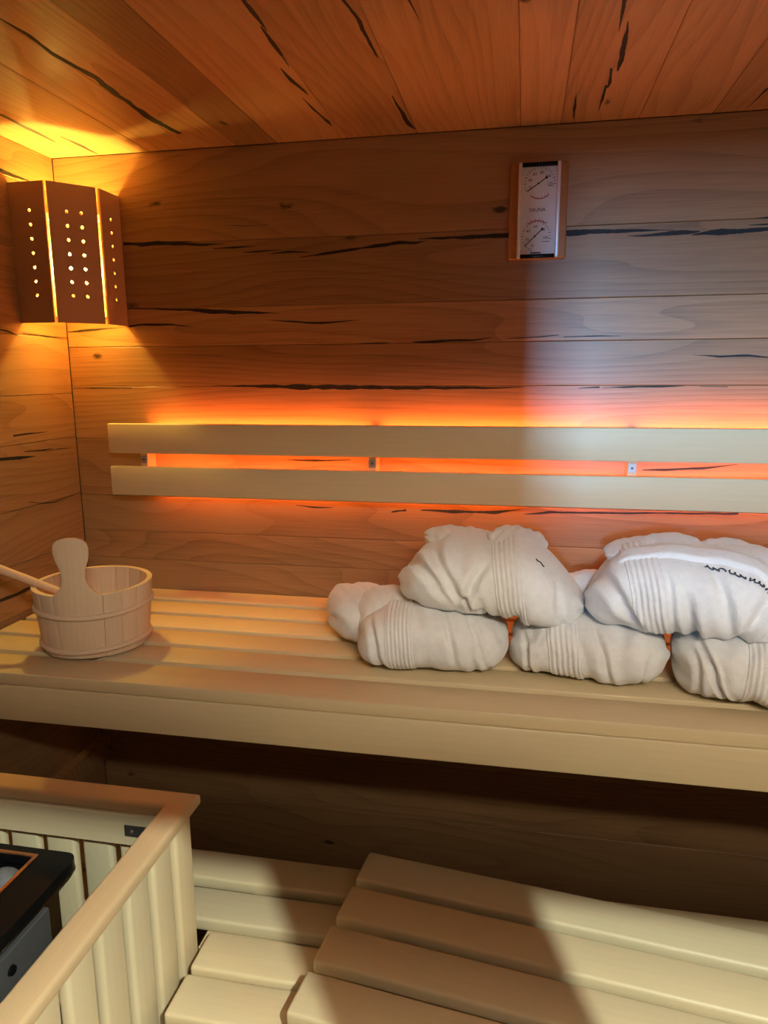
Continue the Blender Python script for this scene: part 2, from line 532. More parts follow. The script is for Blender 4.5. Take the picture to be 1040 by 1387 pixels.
planked('wall_back', wall_back,
        [2.05, 1.812, 1.638, 1.533, 1.42, 1.266, 1.096, 0.988, 0.901, 0.74, 0.60, 0.43, 0.30, 0.12, ZF],
        lambda a, c, d: Vector((a, -d, c)), XL, XR, CRACKS_BACK,
        [0.96, 0.82, 1.10, 0.86, 0.98, 0.88, 0.76, 0.90, 0.78, 0.85, 0.75, 0.85, 0.8, 0.8], 1)
planked('wall_left', wall_left,
        [2.05, 1.955, 1.78, 1.56, 1.40, 1.272, 1.10, 0.955, 0.82, 0.66, 0.49, 0.30, 0.12, ZF],
        lambda a, c, d: Vector((XL + d, a, c)), YF, -0.0012, CRACKS_LEFT,
        [1.0, .95, 0.98, 0.98, 1.02, 0.9, 0.85, 0.78, 0.8, 0.8, 0.85, 0.8, 0.8], 2)
planked('ceiling', ceiling,
        [XL, -1.324, -1.02, -0.895, -0.772, -0.659, -0.47, -0.285, -0.028, 0.069, 0.25, 0.416, 0.62, 0.86, XR],
        lambda a, c, d: Vector((c, a, ZC - d)), YF, -0.0012, CRACKS_CEILING,
        [1.25, 1.08, 1.25, 1.3, 0.70, 1.18, 1.1, 1.2, 1.38, 1.28, 1.18, 0.92, 1.38, 1.1], 3)

# added wall behind the camera, openings and post shaped to cast shadow edges
front = tag(link(bpy.data.objects.new('light_blocker_wall', None)), kind='structure')
W0, W1 = -0.031, 1.05
for (x0, x1, z0, z1) in ((XL - 0.06, XR + 0.06, ZF, 1.335), (XL - 0.06, W0, 1.335, ZC + 0.06), (W1, XR + 0.06, 1.335, ZC + 0.06),
                         (W0, W1, 1.60, 1.845), (0.498, 0.581, 1.845, 2.03), (W0, W1, 2.03, ZC + 0.06)):
    box('panel', x0, x1, YF - 0.02, YF, z0, z1, OAK, front)

# ------------------------------------------------------------------ upper bench
BZ = 0.81
ub = thing('sauna_bench', (0, 0, ZF), 'long upper bench of six pale slats with a deep front board', 'bench')
o_ = (0, 0, ZF)
sl_y = [-0.006, -0.117, -0.226, -0.334, -0.441, -0.549]
for i, y1 in enumerate(sl_y):
    w = 0.0885 if i < 5 else 0.101
    box('slat', XL + 0.012, XR - 0.01, y1 - w, y1, BZ - 0.028, BZ, PALE, ub, 0.0025, 2, tint_of(300 + i, 0.9, 1.05), o_)
box('front_board', XL + 0.004, XR - 0.004, -0.652, -0.624, 0.698, 0.7815, PALE, ub, 0.003, 2, tint_of(310, 0.95, 1.0), o_)
for x in (-1.27, -0.5, 0.3, 1.1):
    box('bearer', x - 0.02, x + 0.02, -0.624, -0.002, BZ - 0.088, BZ - 0.0285, PALE, ub, 0.002, 1, tint_of(311, 0.9, 1.0), o_)
# wall batten low on the left wall
wb = box('wall_batten', XL + 0.0005, XL + 0.03, -0.62, -0.002, 0.235, 0.30, OAK)
tag(wb, 'wooden batten fixed low on the planked side wall under the upper bench', 'batten')

# ------------------------------------------------------------------ lower bench
LZ = 0.42
lb = thing('step_bench', (0, 0, ZF), 'low step bench of pale slats reaching in front of the upper bench', 'bench')
ys = [-0.632, -0.742, -0.852, -0.950, -1.060, -1.17, -1.28]
for i, y1 in enumerate(ys):
    x0 = XL + 0.01 if i < 2 else -0.553
    w = 0.085 if i != 2 else 0.086
    box('slat', x0, XR - 0.01, y1 - w, y1, LZ - 0.028, LZ, PALE, lb, 0.006, 3, tint_of(320 + i, 0.9, 1.05), o_)
for x in (-0.50, 0.3, 1.05):
    box('bearer', x - 0.02, x + 0.02, -1.36, -0.64, LZ - 0.09, LZ - 0.0285, PALE, lb, 0.002, 1, 0.95, o_)
box('bearer', XL + 0.03, XL + 0.07, -0.82, -0.64, LZ - 0.09, LZ - 0.0285, PALE, lb, 0.002, 1, 0.95, o_)
for x in (-0.50, 0.3, 1.05):
    for y in (-0.68, -1.33):
        box('leg', x - 0.02, x + 0.02, y - 0.02, y + 0.02, ZF, LZ - 0.0905, PALE, lb, 0.002, 1, 0.9, o_)
for x in (XL + 0.05,):
    box('leg', x - 0.02, x + 0.02, -0.70, -0.66, ZF, LZ - 0.0905, PALE, lb, 0.002, 1, 0.9, o_)

box('joist', -0.5735, XR - 0.02, -0.864, -0.815, LZ - 0.085, LZ - 0.0288, PALE, lb, 0.002, 1, 0.95, o_)

# ------------------------------------------------------------------ loose duckboard lying askew on the lower bench
DA = math.radians(-7.0)
db = thing('duckboard', (-0.288, -0.644, LZ), 'loose slatted duckboard lying askew on the low step bench', 'duckboard')
db.rotation_euler = (0, 0, DA)
for i in range(6):
    me = box_mesh(1.25, 0.086, 0.028, 0.006, 3, 'pale')
    mesh_obj('slat', me, PALE, db, (0.625, -0.043 - 0.106 * i, 0.0265 + 0.014), tint=tint_of(340 + i, 0.92, 1.05))
for x in (0.07, 0.62, 1.18):
    me = box_mesh(0.045, 0.60, 0.026, 0.002, 1, 'pale')
    mesh_obj('batten', me, PALE, db, (x, -0.31, 0.0132), tint=0.9)

# ------------------------------------------------------------------ backrest with LED strip
br = thing('backrest', (0, 0, 1.10), 'two pale backrest boards on wall brackets, lit orange from behind', 'backrest')
o_ = (0, 0, 1.10)
BX0, BX1 = -1.172, XR - 0.03
box('board', BX0, BX1, -0.070, -0.049, 1.2315, 1.3165, PALE, br, 0.003, 2, tint_of(351, 0.9, 0.95), o_)
b2 = box('board', BX0 + 0.002, BX1, -0.074, -0.053, 1.110, 1.1945, PALE, br, 0.003, 2, tint_of(352, 0.88, 0.95), o_)
brx = [-1.075, -0.40, 0.276, 0.95]
for x in brx:
    bk = box('bracket', x - 0.011, x + 0.011, -0.0485, -0.0005, 1.115, 1.312, PALE, br, 0.001, 1, 0.85, o_)
    pl = mesh_obj('plate', box_mesh(0.020, 0.0015, 0.022, 0.0006, 1, 'plate'), PLATE, bk, (0, -0.0248, 1.2125 - 1.2135))
    # screw in the plate
    bm = bmesh.new()
    bmesh.ops.create_cone(bm, cap_ends=True, segments=12, radius1=0.0032, radius2=0.0024, depth=0.0016)
    sc = mesh_obj('screw', from_bm(bm, 'screw'), DARKPL, br, (x, -0.0505, 1.2125 - 1.10), (math.pi / 2, 0, 0))
segs = []
xs = [-1.063] + [v for x in brx[1:-1] for v in (x - 0.0125, x + 0.0125)] + [brx[-1] - 0.0125]
for x0, x1 in zip(xs[::2], xs[1::2]):
    box('led_strip', x0, x1, -0.0325, -0.0305, 1.290, 1.303, LEDM, br, 0, 2, None, o_)
    box('led_strip', x0, x1, -0.0527, -0.0510, 1.170, 1.174, LEDM, br, 0, 2, None, o_)
    box('led_strip', x0, x1, -0.0425, -0.0405, 1.119, 1.1212, LEDM, br, 0, 2, None, o_)

# ------------------------------------------------------------------ corner lamp
LZ0, LZ1 = 1.59, 1.94


def holed_panel(w, h, t, cols, rows, rad=0.0043):
    bm = bmesh.new()
    def loop(pts):
        vs = [bm.verts.new((x, 0, z)) for x, z in pts]
        return [bm.edges.new((vs[i], vs[(i + 1) % len(vs)])) for i in range(len(vs))]
    es = loop([(0, 0), (w, 0), (w, h), (0, h)])
    for cx in cols:
        for cz in rows:
            es += loop([(cx * w + rad * math.cos(a), cz * h + rad * math.sin(a)) for a in [math.pi / 6 * k for k in range(12)]])
    bmesh.ops.triangle_fill(bm, edges=es, use_beauty=True, use_dissolve=False)
    g = bmesh.ops.extrude_face_region(bm, geom=bm.faces[:])
    for v in [e for e in g['geom'] if isinstance(e, bmesh.types.BMVert)]:
        v.co.y += t
    return from_bm(bm, 'panel')


cl = thing('corner_lamp', (XL, 0, LZ0), 'wooden corner lamp shade of three drilled panels with glowing gaps', 'lamp')
rows = [0.2 + 0.1 * k for k in range(7)]
H = LZ1 - LZ0
# left panel, middle panel at 45 degrees, right panel
mesh_obj('shade_panel', holed_panel(0.1015, H, 0.006, [0.56], rows), CEDAR, cl, (0.0003, -0.2, 0), tint=1.0)
mesh_obj('shade_panel', holed_panel(0.122, H, 0.006, [0.36, 0.66], rows), CEDAR, cl, (0.1105, -0.1975, 0), (0, 0, math.atan2(0.0935, 0.0815)), tint=1.0)
mesh_obj('shade_panel', holed_panel(0.0957, H, 0.006, [0.48], rows), CEDAR, cl, (0.196, -0.096, 0), (0, 0, math.pi / 2), tint=1.0)
# battens that carry the panels, back plate, socket and bulb
for z in (0.035, H - 0.055):
    m1 = box_mesh(0.19, 0.012, 0.018, 0.001, 1, 'spruce')
    mesh_obj('batten', m1, SPRUCE, cl, (0.10, -0.0065, z))
    m2 = box_mesh(0.012, 0.17, 0.018, 0.001, 1, 'spruce')
    mesh_obj('batten', m2, SPRUCE, cl, (0.0065, -0.105, z))
mesh_obj('socket', tube_mesh([(0.052, -0.052, 0.07), (0.052, -0.052, 0.09), (0.052, -0.052, 0.125)], [0.024, 0.024, 0.02], 20), plain('white_socket', (0.7, 0.66, 0.6), 0.4), cl)
mesh_obj('socket_arm', tube_mesh([(0.006, -0.006, 0.08), (0.052, -0.052, 0.08)], 0.008, 10), plain('white_arm', (0.7, 0.66, 0.6), 0.4), cl)
bm = bmesh.new()
bmesh.ops.create_uvsphere(bm, u_segments=20, v_segments=14, radius=0.03)
for v in bm.verts:
    if v.co.z < 0:
        v.co.x *= 1 + v.co.z * 12
        v.co.y *= 1 + v.co.z * 12
        v.co.z *= 1.5
bulb = mesh_obj('bulb', from_bm(bm, 'bulb', True), BULBM, cl, (0.052, -0.052, 0.165))

# ------------------------------------------------------------------ thermometer
TX, TZ = 0.0205, 1.8475
th = thing('sauna_thermometer', (TX, 0, TZ), 'wall thermometer and hygrometer with silver dial plate and wooden back', 'thermometer')
mesh_obj('back_board', box_mesh(0.141, 0.018, 0.228, 0.005, 3, 'frame'), FRAMEW, th, (0, -0.0092, 0), tint=1.0)
for s in (-1, 1):
    mesh_obj('rail', box_mesh(0.0085, 0.016, 0.223, 0.002, 2, 'alu'), ALU, th, (0.001 + s * 0.0465, -0.0264, -0.001))
mesh_obj('dial_plate', box_mesh(0.0842, 0.004, 0.207, 0.0, 1, 'dial'), DIAL, th, (0.001, -0.0205, -0.001))
for s in (-1, 1):
    mesh_obj('end_cap', box_mesh(0.0842, 0.013, 0.009, 0.0015, 2, 'cap'), BLACK, th, (0.001, -0.025, -0.001 + s * 0.107))
K = 0.000242


def onplate(cx, cy):
    """dial artwork coordinates to local metres"""
    return ((cx - 528) * K, -(cy - 655) * K)


def mark(cx, cy, ang, ln, w, mat, name='tick'):
    x, z = onplate(cx, cy)
    me = box_mesh(ln, 0.0006, w, 0, 1, mat.name)
    return mesh_obj(name, me, mat, th, (x, -0.0228, z), (0, -ang, 0))


def put_text(s, cx, cy, size, mat, name='lettering'):
    x, z = onplate(cx, cy)
    me = text_mesh(s, size)
    return mesh_obj(name, me, mat, th, (x, -0.0229, z), (math.pi / 2, 0, 0))


def dial(cx, cy, R, a0, a1, n, nums, r_in):
    for k in range(n):
        a = math.radians(a0 + (a1 - a0) * k / (n - 1))
        ln = 26 if k % 2 == 0 else 15
        mark(cx + R * math.cos(a), cy - R * math.sin(a), a, ln * K, 5 * K, INK)
    for k, s in enumerate(nums):
        a = math.radians(a0 + (a1 - a0) * k / (len(nums) - 1))
        put_text(s, cx + r_in * math.cos(a), cy - r_in * math.sin(a), 40 * K, INK, 'numeral')


def arc(cx, cy, R, a0, a1, w, mat):
    bm = bmesh.new()
    n = 18
    for k in range(n):
        pass
    vs = []
    for k in range(n + 1):
        a = math.radians(a0 + (a1 - a0) * k / n)
        for rr in (R - w / 2, R + w / 2):
            x, z = onplate(cx + rr * math.cos(a), cy - rr * math.sin(a))
            vs.append(bm.verts.new((x, -0.0229, z)))
    for k in range(n):
        bm.faces.new((vs[2 * k], vs[2 * k + 2], vs[2 * k + 3], vs[2 * k + 1]))
    g = bmesh.ops.extrude_face_region(bm, geom=bm.faces[:])
    for v in [e for e in g['geom'] if isinstance(e, bmesh.types.BMVert)]:
        v.co.y += 0.0005
    mesh_obj('scale_arc', from_bm(bm, 'arc'), mat, th)


dial(535, 390, 148, 205, -5, 19, ['20', '40', '60', '80', '100', '120'], 100)
dial(515, 905, 140, 250, -70 + 60, 23, ['0', '20', '40', '60', '80', '100'], 96)
arc(535, 400, 140, 232, 312, 9, REDINK)
arc(520, 900, 148, 128, 52, 9, REDINK)
for k in range(6):
    a = math.radians(232 + 16 * k)
    mark(535 + 128 * math.cos(a), 400 - 128 * math.sin(a), a, 16 * K, 4 * K, REDINK)
    a = math.radians(128 - 15.2 * k)
    mark(520 + 160 * math.cos(a), 900 - 160 * math.sin(a), a, 16 * K, 4 * K, REDINK)
put_text('SAUNA', 520, 648, 50 * K, INK)
mark(645, 420, 0, 62 * K, 5 * K, INK, 'scale_line')
mark(615, 958, 0, 80 * K, 5 * K, INK, 'scale_line')
mark(515, 1066, 0, 105 * K, 12 * K, INK, 'maker_mark')
for (x0, y0, x1, y1) in ((410, 470, 602, 340), (398, 1000, 575, 835)):
    a = math.atan2(-(y1 - y0), x1 - x0)
    nd = mark((x0 + x1) / 2, (y0 + y1) / 2, a, math.hypot(x1 - x0, y1 - y0) * K, 9 * K, INK, 'needle')
    bm = bmesh.new()
    bmesh.ops.create_cone(bm, cap_ends=True, segments=14, radius1=13 * K, radius2=13 * K, depth=0.0008)
    mesh_obj('needle_tip', from_bm(bm, 'tip'), INK, nd, ((math.hypot(x1 - x0, y1 - y0) / 2) * K, -0.0003, 0), (math.pi / 2, 0, 0))
    bm = bmesh.new()
    bmesh.ops.create_cone(bm, cap_ends=True, segments=14, radius1=10 * K, radius2=10 * K, depth=0.0012)
    mesh_obj('pivot', from_bm(bm, 'pivot'), INK, nd, (20 * K, -0.0004, 0), (math.pi / 2, 0, 0))

# ------------------------------------------------------------------ bucket
BC = (-1.009, -0.443, BZ)
bk = thing('water_bucket', BC, 'round wooden water bucket with two hoops and a tall stave handle', 'bucket')
RB, RT, BH, ST = 0.1205, 0.1364, 0.157, 0.012


def rad_at(z):
    return RB + (RT - RB) * z / BH


def stave(a0, a1, handle=False):
    """one curved stave between two angles, handle = keyhole shaped grip rising above the rim"""
    bm = bmesh.new()
    zs = [0.004, 0.012, 0.06, 0.11, BH - 0.004, BH]
    na = 4
    am, hw = (a0 + a1) / 2, (a1 - a0) / 2 - 0.0012
    lev = [(z, hw) for z in zs]
    if handle:
        na = 8
        full = hw * RT
        prof = [(0.157, full), (0.163, full * 0.80), (0.172, full * 0.64), (0.186, 0.0275), (0.203, 0.0245), (0.222, 0.0265), (0.240, 0.033),
                (0.256, 0.036), (0.270, 0.036), (0.281, 0.033), (0.289, 0.025), (0.293, 0.012), (0.2938, 0.002)]
        lev = [(z, hw) for z in zs[:-1]] + [(z, w / rad_at(min(z, BH))) for z, w in prof]
    grid = []
    for z, h in lev:
        r = rad_at(z)
        row = []
        for k in range(na + 1):
            a = am + h * (2 * k / na - 1)
            ro, ri = r, r - ST
            if handle and z > BH:
                ri = r - 0.014
            row.append((bm.verts.new((ro * math.cos(a), ro * math.sin(a), z)), bm.verts.new((ri * math.cos(a), ri * math.sin(a), z))))
        grid.append(row)
    for A, B in zip(grid, grid[1:]):
        for k in range(na):
            bm.faces.new((A[k][0], A[k + 1][0], B[k + 1][0], B[k][0]))
            bm.faces.new((A[k][1], B[k][1], B[k + 1][1], A[k + 1][1]))
        bm.faces.new((A[0][0], B[0][0], B[0][1], A[0][1]))
        bm.faces.new((A[na][0], A[na][1], B[na][1], B[na][0]))
    for row in (grid[0], grid[-1]):
        for k in range(na):
            bm.faces.new((row[k][0], row[k][1], row[k + 1][1], row[k + 1][0]))
    bmesh.ops.recalc_face_normals(bm, faces=bm.faces[:])
    es = [e for e in bm.edges if len(e.link_faces) == 2 and e.calc_face_angle(0) > 0.9]
    bmesh.ops.bevel(bm, geom=es, offset=0.0016 if handle else 0.0006, segments=2, affect='EDGES', profile=0.5)
    # grain of the wood runs along local X: store the stave lying down
    for v in bm.verts:
        v.co = Vector((v.co.z, v.co.x, v.co.y))
    me = from_bm(bm, 'stave', True)
    me.set_sharp_from_angle(angle=math.radians(40))
    return me


ROT_ST = Matrix(((0, 1, 0), (0, 0, 1), (1, 0, 0))).to_4x4()   # (z,x,y) back to (x,y,z)
NS = 17
HA = math.radians(-73)
hspan = math.radians(48)
step = (2 * math.pi - hspan) / NS
o = mesh_obj('handle_stave', stave(HA - hspan / 2, HA + hspan / 2, True), SPRUCE, bk, tint=(1.0, 1.0, 0.96))
o.matrix_basis = ROT_ST
for k in range(NS):
    a0 = HA + hspan / 2 + step * k
    o = mesh_obj('stave', stave(a0, a0 + step), SPRUCE, bk, tint=tint_of(400 + k, 0.95, 1.03))
    o.matrix_basis = ROT_ST
# bottom board
bm = bmesh.new()
bmesh.ops.create_cone(bm, cap_ends=True, segments=40, radius1=RB - ST + 0.001, radius2=RB - ST + 0.002, depth=0.012)
mesh_obj('bottom', from_bm(bm, 'bottom'), SPRUCE, bk, (0, 0, 0.022), tint=0.9)


def hoop(z, amp, ph):
    bm = bmesh.new()
    n, m = 72, 10
    rings = []
    for i in range(n):
        a = 2 * math.pi * i / n
        zz = z + amp * math.sin(2 * a + ph) + amp * 0.5 * math.sin(3 * a + ph)
        r0 = rad_at(zz) - 0.0005
        rings.append([bm.verts.new(((r0 + 0.0075 * max(0, math.cos(q))) * math.cos(a), (r0 + 0.0075 * max(0, math.cos(q))) * math.sin(a), zz + 0.0065 * math.sin(q)))
                      for q in [-math.pi / 2 + math.pi * j / (m - 1) for j in range(m)]])
    for i in range(n):
        A, B = rings[i], rings[(i + 1) % n]
        for j in range(m - 1):
            bm.faces.new((A[j], B[j], B[j + 1], A[j + 1]))
        bm.faces.new((A[m - 1], B[m - 1], B[0], A[0]))
    return from_bm(bm, 'hoop', True)


mesh_obj('hoop', hoop(0.106, 0.0015, 1.0), SPRUCE, bk, tint=0.97)
mesh_obj('hoop', hoop(0.021, 0.0015, 2.3), SPRUCE, bk, tint=0.95)

# ladle leaning in the bucket
P2 = Vector((-1.058, -0.500, 0.952)); P1 = Vector((-1.130, -0.510, 0.980))
dl = (P2 - P1).normalized()
A0 = P1 - dl * 0.165
A1 = P2 + dl * 0.085
ld = thing('ladle', tuple(A1), 'wooden ladle with its round handle leaning out of the bucket', 'ladle')
me = tube_mesh([A0 - A1, A0 + dl * 0.006 - A1, A0 + dl * 0.03 - A1, P1 - A1, P2 - A1, Vector((0, 0, 0))], [0.007, 0.0098, 0.0105, 0.0098, 0.0085, 0.0075], 16)
mesh_obj('handle', me, SPRUCE, ld, tint=(1.05, 0.95, 0.9))
bm = bmesh.new()
prof = [(0.0, -0.012), (0.02, -0.010), (0.032, 0.0), (0.036, 0.016), (0.032, 0.016), (0.027, 0.002), (0.0, -0.006)]
rings = []
for r, z in prof:
    rings.append([bm.verts.new((max(r, 0.0005) * math.cos(a), max(r, 0.0005) * math.sin(a), z)) for a in [2 * math.pi * k / 24 for k in range(24)]])
for A, B in zip(rings, rings[1:]):
    for k in range(24):
        bm.faces.new((A[k], A[(k + 1) % 24], B[(k + 1) % 24], B[k]))
mesh_obj('bowl', from_bm(bm, 'bowl', True), SPRUCE, ld, (0.030, 0.012, -0.006), tint=0.95)

# ------------------------------------------------------------------ heater guard
GZ = 0.70
gd = thing('heater_guard', (-0.561, -0.845, ZF), 'pale wooden slatted railing standing around the sauna heater', 'railing')
o_ = (-0.561, -0.845, ZF)
GX1, GY1 = -0.561, -0.843
GX0, GY0 = XL + 0.004, -1.62
RW, RTH = 0.049, 0.024


def mitred_rail(along_x):
    bm = bmesh.new()
    z0, z1 = GZ - RTH, GZ
    if along_x:
        pts = [(GX0, GY1), (GX1, GY1), (GX1 - RW, GY1 - RW), (GX0, GY1 - RW)]
    else:
        pts = [(GX1, GY1), (GX1, GY0), (GX1 - RW, GY0), (GX1 - RW, GY1 - RW)]
    lo = [bm.verts.new((x, y, z0)) for x, y in pts]
    hi = [bm.verts.new((x, y, z1)) for x, y in pts]
    bm.faces.new(lo); bm.faces.new(hi)
    for k in range(4):
        bm.faces.new((lo[k], lo[(k + 1) % 4], hi[(k + 1) % 4], hi[k]))
    long_e = []
    for e in bm.edges:
        d = (e.verts[0].co - e.verts[1].co)
        if abs(d.z) < 1e-6 and (abs(d.y) < 1e-6 if along_x else abs(d.x) < 1e-6):
            long_e.append(e)
    bmesh.ops.bevel(bm, geom=long_e, offset=0.007, segments=4, affect='EDGES', profile=0.5)
    c = Vector(((GX0 + GX1) / 2, GY1, GZ)) if along_x else Vector((GX1, (GY0 + GY1) / 2, GZ))
    for v in bm.verts:
        v.co -= c
        if not along_x:
            v.co = Vector((v.co.y, -v.co.x, v.co.z))
    me = from_bm(bm, 'rail', True)
    me.set_sharp_from_angle(angle=math.radians(35))
    ob = mesh_obj('top_rail', me, PALE, gd, tuple(c - Vector(o_)), (0, 0, 0 if along_x else math.pi / 2), tint=(1.0, 0.86, 0.76))
    return ob


mitred_rail(True)
mitred_rail(False)
# aprons under the rail, inside
box('apron', GX0, GX1 - 0.035, GY1 - 0.052, GY1 - 0.034, 0.613, GZ - RTH - 0.0005, PALE, gd, 0.002, 1, 0.9, o_)
ap = mesh_obj('apron', box_mesh(abs(GY0 - GY1) - 0.055, 0.018, 0.062, 0.002, 1, 'pale'), PALE, gd,
              (GX1 - 0.043 - o_[0], (GY0 + GY1 - 0.055) / 2 - o_[1], 0.644 - o_[2]), (0, 0, math.pi / 2), tint=0.9)
gs_mesh = box_mesh(GZ - RTH - ZF - 0.002, 0.020, 0.060, 0.007, 3, 'pale_g')
gs_meshx = gs_mesh
zc = (GZ - RTH + ZF) / 2
k = 0
y = GY1 - 0.014
first = True
ROTV = Matrix(((0, -1, 0), (0, 0, -1), (1, 0, 0)))
while y - 0.060 > GY0:
    w = 0.060
    me = box_mesh(GZ - RTH - ZF - 0.002, 0.020, w, 0.007, 3, 'pale_g')
    ob = mesh_obj('slat', me, PALE, gd, tint=tint_of(500 + k, 0.9, 1.05))
    # local x up, local y out (+x), local z along y
    Rm = Matrix(((0, 1, 0), (0, 0, 1), (1, 0, 0)))
    ob.matrix_basis = Matrix.Translation(Vector((GX1 - 0.0235, y - w / 2, zc)) - Vector(o_)) @ Rm.to_4x4()
    y -= 0.0765
    k += 1
x = GX1 - 0.014
while x - 0.060 > GX0:
    me = box_mesh(GZ - RTH - ZF - 0.002, 0.020, 0.060, 0.007, 3, 'pale_g')
    ob = mesh_obj('slat', me, PALE, gd, tint=tint_of(540 + k, 0.85, 1.0))
    Rm = Matrix(((0, 0, 1), (0, -1, 0), (1, 0, 0)))
    if k == 0 or x < GX1 - 0.03:
        ob.matrix_basis = Matrix.Translation(Vector((x - 0.031, GY1 - 0.0235, zc)) - Vector(o_)) @ Rm.to_4x4()
    else:
        # the corner slat of the rear side butts against the side's corner slat
        ob.matrix_basis = Matrix.Translation(Vector((x - 0.031 - 0.021, GY1 - 0.0235, zc)) - Vector(o_)) @ Rm.to_4x4()
        x -= 0.0
    x -= 0.0765
    k += 1
cb = box('corner_bracket', -0.685, -0.640, GY1 - 0.0545, GY1 - 0.0522, 0.634, 0.656, DARKPL, gd, 0.0005, 1, None, o_)
bm = bmesh.new()
bmesh.ops.create_cone(bm, cap_ends=True, segments=12, radius1=0.0034, radius2=0.0025, depth=0.002)
mesh_obj('screw', from_bm(bm, 'screw'), SCREW, cb, (-0.008, -0.002, 0), (math.pi / 2, 0, 0))

# ------------------------------------------------------------------ heater
ht = thing('sauna_heater', (-1.0, -1.14, ZF), 'black topped steel sauna heater holding grey stones behind the railing', 'heater')
o_ = (-1.0, -1.14, ZF)
HX0, HX1, HY0, HY1, HZ = -1.235, -0.768, -1.36, -0.915, 0.600


def rounded_rect(x0, x1, y0, y1, r, n=6):
    out = []
    for cx, cy, a in ((x1 - r, y1 - r, 0), (x0 + r, y1 - r, 90), (x0 + r, y0 + r, 180), (x1 - r, y0 + r, 270)):
        for k in range(n + 1):
            t = math.radians(a + 90 * k / n)
            out.append((cx + r * math.cos(t), cy + r * math.sin(t)))
    return out


def frame_ring(outer, inner, z0, z1):
    bm = bmesh.new()
    def lp(pts, z):
        return [bm.verts.new((x - o_[0], y - o_[1], z - o_[2])) for x, y in pts]
    n = len(outer)
    a, b_, c_, d_ = lp(outer, z0), lp(outer, z1), lp(inner, z0), lp(inner, z1)
    for k in range(n):
        j = (k + 1) % n
        bm.faces.new((a[k], a[j], b_[j], b_[k]))
        bm.faces.new((c_[k], d_[k], d_[j], c_[j]))
        bm.faces.new((b_[k], b_[j], d_[j], d_[k]))
        bm.faces.new((a[k], c_[k], c_[j], a[j]))
    return from_bm(bm, 'ring')


out = rounded_rect(HX0, HX1, HY0, HY1, 0.022)
inn = rounded_rect(HX0 + 0.07, HX1 - 0.072, HY0 + 0.07, HY1 - 0.022, 0.003)
mesh_obj('top_frame', frame_ring(out, inn, HZ - 0.02, HZ), BLACK, ht)
rim_o = rounded_rect(HX0 - 0.001, HX1 + 0.001, HY0 - 0.001, HY1 + 0.001, 0.023)
rim_i = rounded_rect(HX0 + 0.004, HX1 - 0.004, HY0 + 0.004, HY1 - 0.004, 0.018)
mesh_obj('edge_trim', frame_ring(rim_o, rim_i, HZ - 0.0225, HZ - 0.0202), STEEL, ht)
t_o = rounded_rect(HX0 + 0.066, HX1 - 0.068, HY0 + 0.066, HY1 - 0.018, 0.003)
t_i = rounded_rect(HX0 + 0.073, HX1 - 0.075, HY0 + 0.073, HY1 - 0.025, 0.002)
mesh_obj('copper_rim', frame_ring(t_o, t_i, HZ + 0.0002, HZ + 0.003), COPPER, ht)
# stone tray: an open box
bm = bmesh.new()
vs = add_box(bm, HX0 + 0.07, HX1 - 0.073, HY0 + 0.07, HY1 - 0.023, 0.545, HZ - 0.0205)
topf = max(bm.faces, key=lambda f: f.calc_center_median().z)
bmesh.ops.delete(bm, geom=[topf], context='FACES')
for v in bm.verts:
    v.co -= Vector(o_)
mesh_obj('stone_tray', from_bm(bm, 'tray'), BLACK, ht)
# polished body as four walls around the tray
for (x0, x1, y0, y1) in ((HX1 - 0.045, HX1 - 0.040, HY0 + 0.03, HY1 - 0.012), (HX0 + 0.03, HX0 + 0.035, HY0 + 0.03, HY1 - 0.012),
                         (HX0 + 0.036, HX1 - 0.046, HY1 - 0.016, HY1 - 0.012), (HX0 + 0.036, HX1 - 0.046, HY0 + 0.03, HY0 + 0.034)):
    box('body_panel', x0, x1, y0, y1, 0.02, HZ - 0.023, STEEL, ht, 0.001, 1, None, o_)
cp = box('control_panel', HX1 - 0.0395, HX1 - 0.022, HY0 + 0.03, -0.978, 0.16, 0.538, GREYP, ht, 0.003, 2, None, o_)
for y in (-1.08, -1.18):
    for r_, w_, m_ in ((0.017, 0.004, INK),):
        bm = bmesh.new()
        bmesh.ops.create_cone(bm, cap_ends=True, segments=20, radius1=0.009, radius2=0.008, depth=0.004)
        mesh_obj('knob', from_bm(bm, 'knob'), BLACK, cp, (0.0107, y + 1.154, 0.155), (0, math.pi / 2, 0))
for sx in (HX0 + 0.05, HX1 - 0.07):
    for sy in (HY0 + 0.05, HY1 - 0.05):
        box('foot', sx - 0.015, sx + 0.015, sy - 0.015, sy + 0.015, ZF, 0.0195, BLACK, ht, 0.002, 1, None, o_)


def stone_mesh(seed, r):
    rr = random.Random(seed)
    bm = bmesh.new()
    bmesh.ops.create_icosphere(bm, subdivisions=3, radius=1)
    dirs = [Vector((rr.gauss(0, 1), rr.gauss(0, 1), rr.gauss(0, 1))).normalized() for _ in range(11)]
    offs = [rr.uniform(0.62, 0.9) for _ in dirs]
    for v in bm.verts:
        p = v.co.copy()
        for d, o in zip(dirs, offs):
            e = p.dot(d) - o
            if e > 0:
                p -= d * e * 0.9
        v.co = Vector((p.x * r * 1.25, p.y * r, p.z * r * 0.8))
    return from_bm(bm, 'stone', True)


k = 0
for iy in range(4):
    for ix in range(4):
        sx = HX1 - 0.106 - ix * 0.080
        sy = HY1 - 0.066 - iy * 0.086
        st = mesh_obj('sauna_stone', stone_mesh(600 + k, 0.0325), STONE, None, (sx, sy, 0.571), (random.random() * 0.5, random.random() * 0.5, random.random() * 6))
        tag(st, 'rough grey stone lying in the tray of the black heater', 'stone', 'stones in the heater tray')
        k += 1

